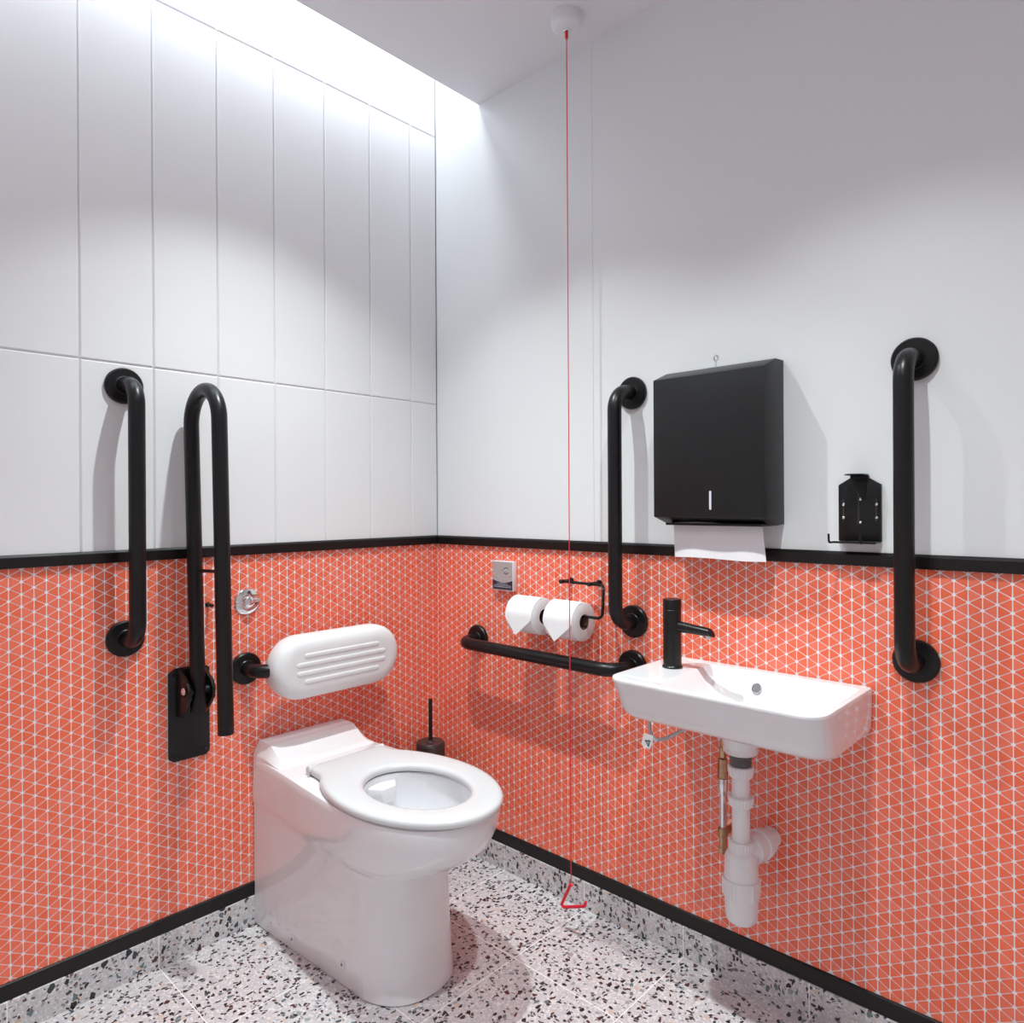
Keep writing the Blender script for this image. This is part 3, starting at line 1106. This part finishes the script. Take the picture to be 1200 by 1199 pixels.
# ---------------------------------------------------------------- reset / call panel
t = thing('alarm_reset_panel', 'small grey and navy alarm reset panel on the coral wall above the rolls', 'alarm panel', (0, -.313, .886))
g = G().box((0, -.2715, .843), (-.018, -.3565, .931))
bx2 = g.build('panel_box', M['panel_white'], t, bevel=0.002)
g = G()
arc = [(-.2735 - .081 * k / 12, .877 - .0080 * math.sin(PI * k / 12) - .000 * k) for k in range(13)]
g.prism([(-.2735, .929)] + arc + [(-.3545, .929)], lambda u, v, h: (h, u, v), -.0178, -.0187)
g.build('face_plate', M['panel_grey'], t, smooth=0)
g = G()
arc2 = [(a, b - .0022) for a, b in arc]
g.prism(arc2 + [(-.3545, .8455), (-.2735, .8455)], lambda u, v, h: (h, u, v), -.0178, -.0186)
nl = g.build('navy_label', M['navy'], t, smooth=0)
nl['label'] = 'navy strip with tiny pale print'
g = G()
random.seed(3)
for zz, ya, yb in ((.8625, -.292, -.336), (.8575, -.279, -.349), (.8530, -.279, -.349)):
    y = ya
    while y > yb:
        wd = random.uniform(.0018, .0052)
        g.box((-.0186, y, zz), (-.0189, max(y - wd, yb), zz + .0014))
        y -= wd + .0012
g.build('small_print', M['label_white'], nl, smooth=0)
g = G()
for a0, a1 in ((25, 155), (205, 335)):
    o1 = [(-.3295 - .0105 * math.cos(math.radians(a0 + (a1 - a0) * k / 12)), .9025 + .0105 * math.sin(math.radians(a0 + (a1 - a0) * k / 12))) for k in range(13)]
    o2 = [(-.3295 - .0085 * math.cos(math.radians(a0 + (a1 - a0) * k / 12)), .9025 + .0085 * math.sin(math.radians(a0 + (a1 - a0) * k / 12))) for k in range(12, -1, -1)]
    g.prism(o1 + o2, lambda u, v, h: (h, u, v), -.0186, -.0190)
g.lathe([(.0014, .0186), (.0014, .0192)], (0, -.312, .903), (-1, 0, 0), n=12)
g.build('arrow_marks', M['ink'], t, smooth=0)
g = G().lathe([(.0055, .0186), (.0055, .0196), (.0045, .0202)], (0, -.3295, .9025), (-1, 0, 0), n=24)
g.build('reset_button', M['panel_grey'], t)
for yy in (-.281, -.3455):
    g = G().lathe([(.0030, .0186), (.0030, .0192), (.0018, .0196)], (0, yy, .8870), (-1, 0, 0), n=14)
    g.build('screw', M['chrome'], t)

# ---------------------------------------------------------------- toilet roll holder and rolls
RZ, RD = .806, .060
t = thing('toilet_roll_holder', 'thin black wire double toilet roll holder on the coral wall', 'roll holder', (0, -.6, .88))
for yy in (-.562, -.657):
    g = G().lathe([(.0085, 0), (.0085, .004), (.0050, .005), (.0050, .034), (.0060, .036), (.0060, .044), (.004, .046)], (0, yy, .889), (-1, 0.10, 0), n=20)
    g.build('wall_mount', M['black_metal'], t)
g = G().tube([(-.032, -.548, .889), (-.032, -.690, .888), (-.045, -.702, .880), (-.056, -.708, .840), (-.060, -.708, .812), (-.060, -.696, .806), (-.060, -.395, .806)], .0040, fillet=.012, n=14, seg=6)
g.build('wire_arm', M['black_metal'], t)


def toilet_roll(yc, label):
    t = thing('toilet_roll', label, 'toilet roll', (-RD, yc, RZ), 'toilet rolls on the wire holder')
    hw = .050
    # the roll hangs on the arm, so its core rests on the wire
    cz_ = RZ - .0150
    g = G().lathe([(.0205, hw), (.0485, hw), (.0505, hw - .0015), (.0505, -hw + .0015), (.0485, -hw), (.0205, -hw), (.0205, hw)], (-RD, yc, cz_), (0, 1, 0), n=56, cap0=False, cap1=False)
    g.build('paper_winding', M['paper'], t, smooth=40)
    g = G().lathe([(.0207, hw - .0008), (.0192, hw - .0008), (.0192, -hw + .0008), (.0207, -hw + .0008), (.0207, hw - .0008)], (-RD, yc, cz_), (0, 1, 0), n=40, cap0=False, cap1=False)
    cr = g.build('cardboard_core', M['card'], t, smooth=40)
    # loose end folded to a point, lying over the front
    R_ = .0522
    rows = []
    for k in range(13):
        a = math.radians(88 - 88 * k / 12)
        rows.append((-RD - R_ * math.cos(a), cz_ + R_ * math.sin(a), -hw + .0015, hw - .0015))
    xq = -RD - R_
    tipy = .009
    for k in range(1, 13):
        f_ = k / 12
        rows.append((xq - .0015 * f_, cz_ - .004 - .048 * f_ + .004 * (1 - f_) * 0, (-hw + .0015) + (tipy + hw) * f_ * .999, (hw - .0015) + (tipy - hw) * f_ * .999))
    V, F = [], []
    for layer in (0, 1):
        for x, z, a, b in rows:
            dx = -.0006 * layer
            for i in range(7):
                V.append((x + dx, yc + a + (b - a) * i / 6, z + (.0006 * layer if z > cz_ + .03 else 0)))
    n = 7
    K = len(rows) * n
    for layer in (0, 1):
        for j in range(len(rows) - 1):
            for i in range(n - 1):
                a = layer * K + j * n + i
                F.append([a, a + 1, a + n + 1, a + n])
    for j in range(len(rows) - 1):
        for i in (0, n - 1):
            a = j * n + i
            F.append([a, a + n, a + n + K, a + K])
    g = G().add(V, F)
    g.build('folded_end', M['paper'], t, smooth=50)
    return t


toilet_roll(-.463, 'left toilet roll with pointed end, nearer the alarm panel and corner')
toilet_roll(-.601, 'right toilet roll with pointed end, beside the bent wire arm')

# ---------------------------------------------------------------- emergency pull cord
PX, PY = -.124, -.653
t = thing('emergency_pull_cord', 'red emergency pull cord hanging from white ceiling switch almost to the floor', 'pull cord', (PX, PY, .06))
g = G().lathe([(.0400, 0), (.0400, -.020), (.0385, -.027), (.034, -.033), (.026, -.036), (.010, -.0365)], (PX, PY, CEIL), n=56)
rs = g.build('ceiling_switch', M['panel_white'], t, smooth=35)
g = G().lathe([(.0095, -.036), (.0095, -.0385), (.007, -.041), (.004, -.041)], (PX, PY, CEIL), n=24)
g.build('cord_outlet', M['chrome'], rs)
G().lathe([(.0028, -.040), (.0042, -.042), (.0042, -.056), (.0020, -.060)], (PX, PY, CEIL), n=16).build('cord_bead', M['red'], t)
G().lathe([(.0013, 2.292), (.0013, .130)], (PX, PY, 0), n=10).build('cord', M['red'], t)
tri = [(PX, PY - .005, .128), (PX, PY, .133), (PX - .003, PY + .036, .064), (PX - .006, PY + .022, .060), (PX - .004, PY - .044, .093), (PX - .002, PY - .050, .108)]
G().tube([tri[0], tri[1], (PX - .003, PY + .034, .060), (PX - .004, PY - .046, .094), (PX - .003, PY - .049, .106)], .0040, fillet=.006, n=14, seg=5).build('handle', M['red'], t)
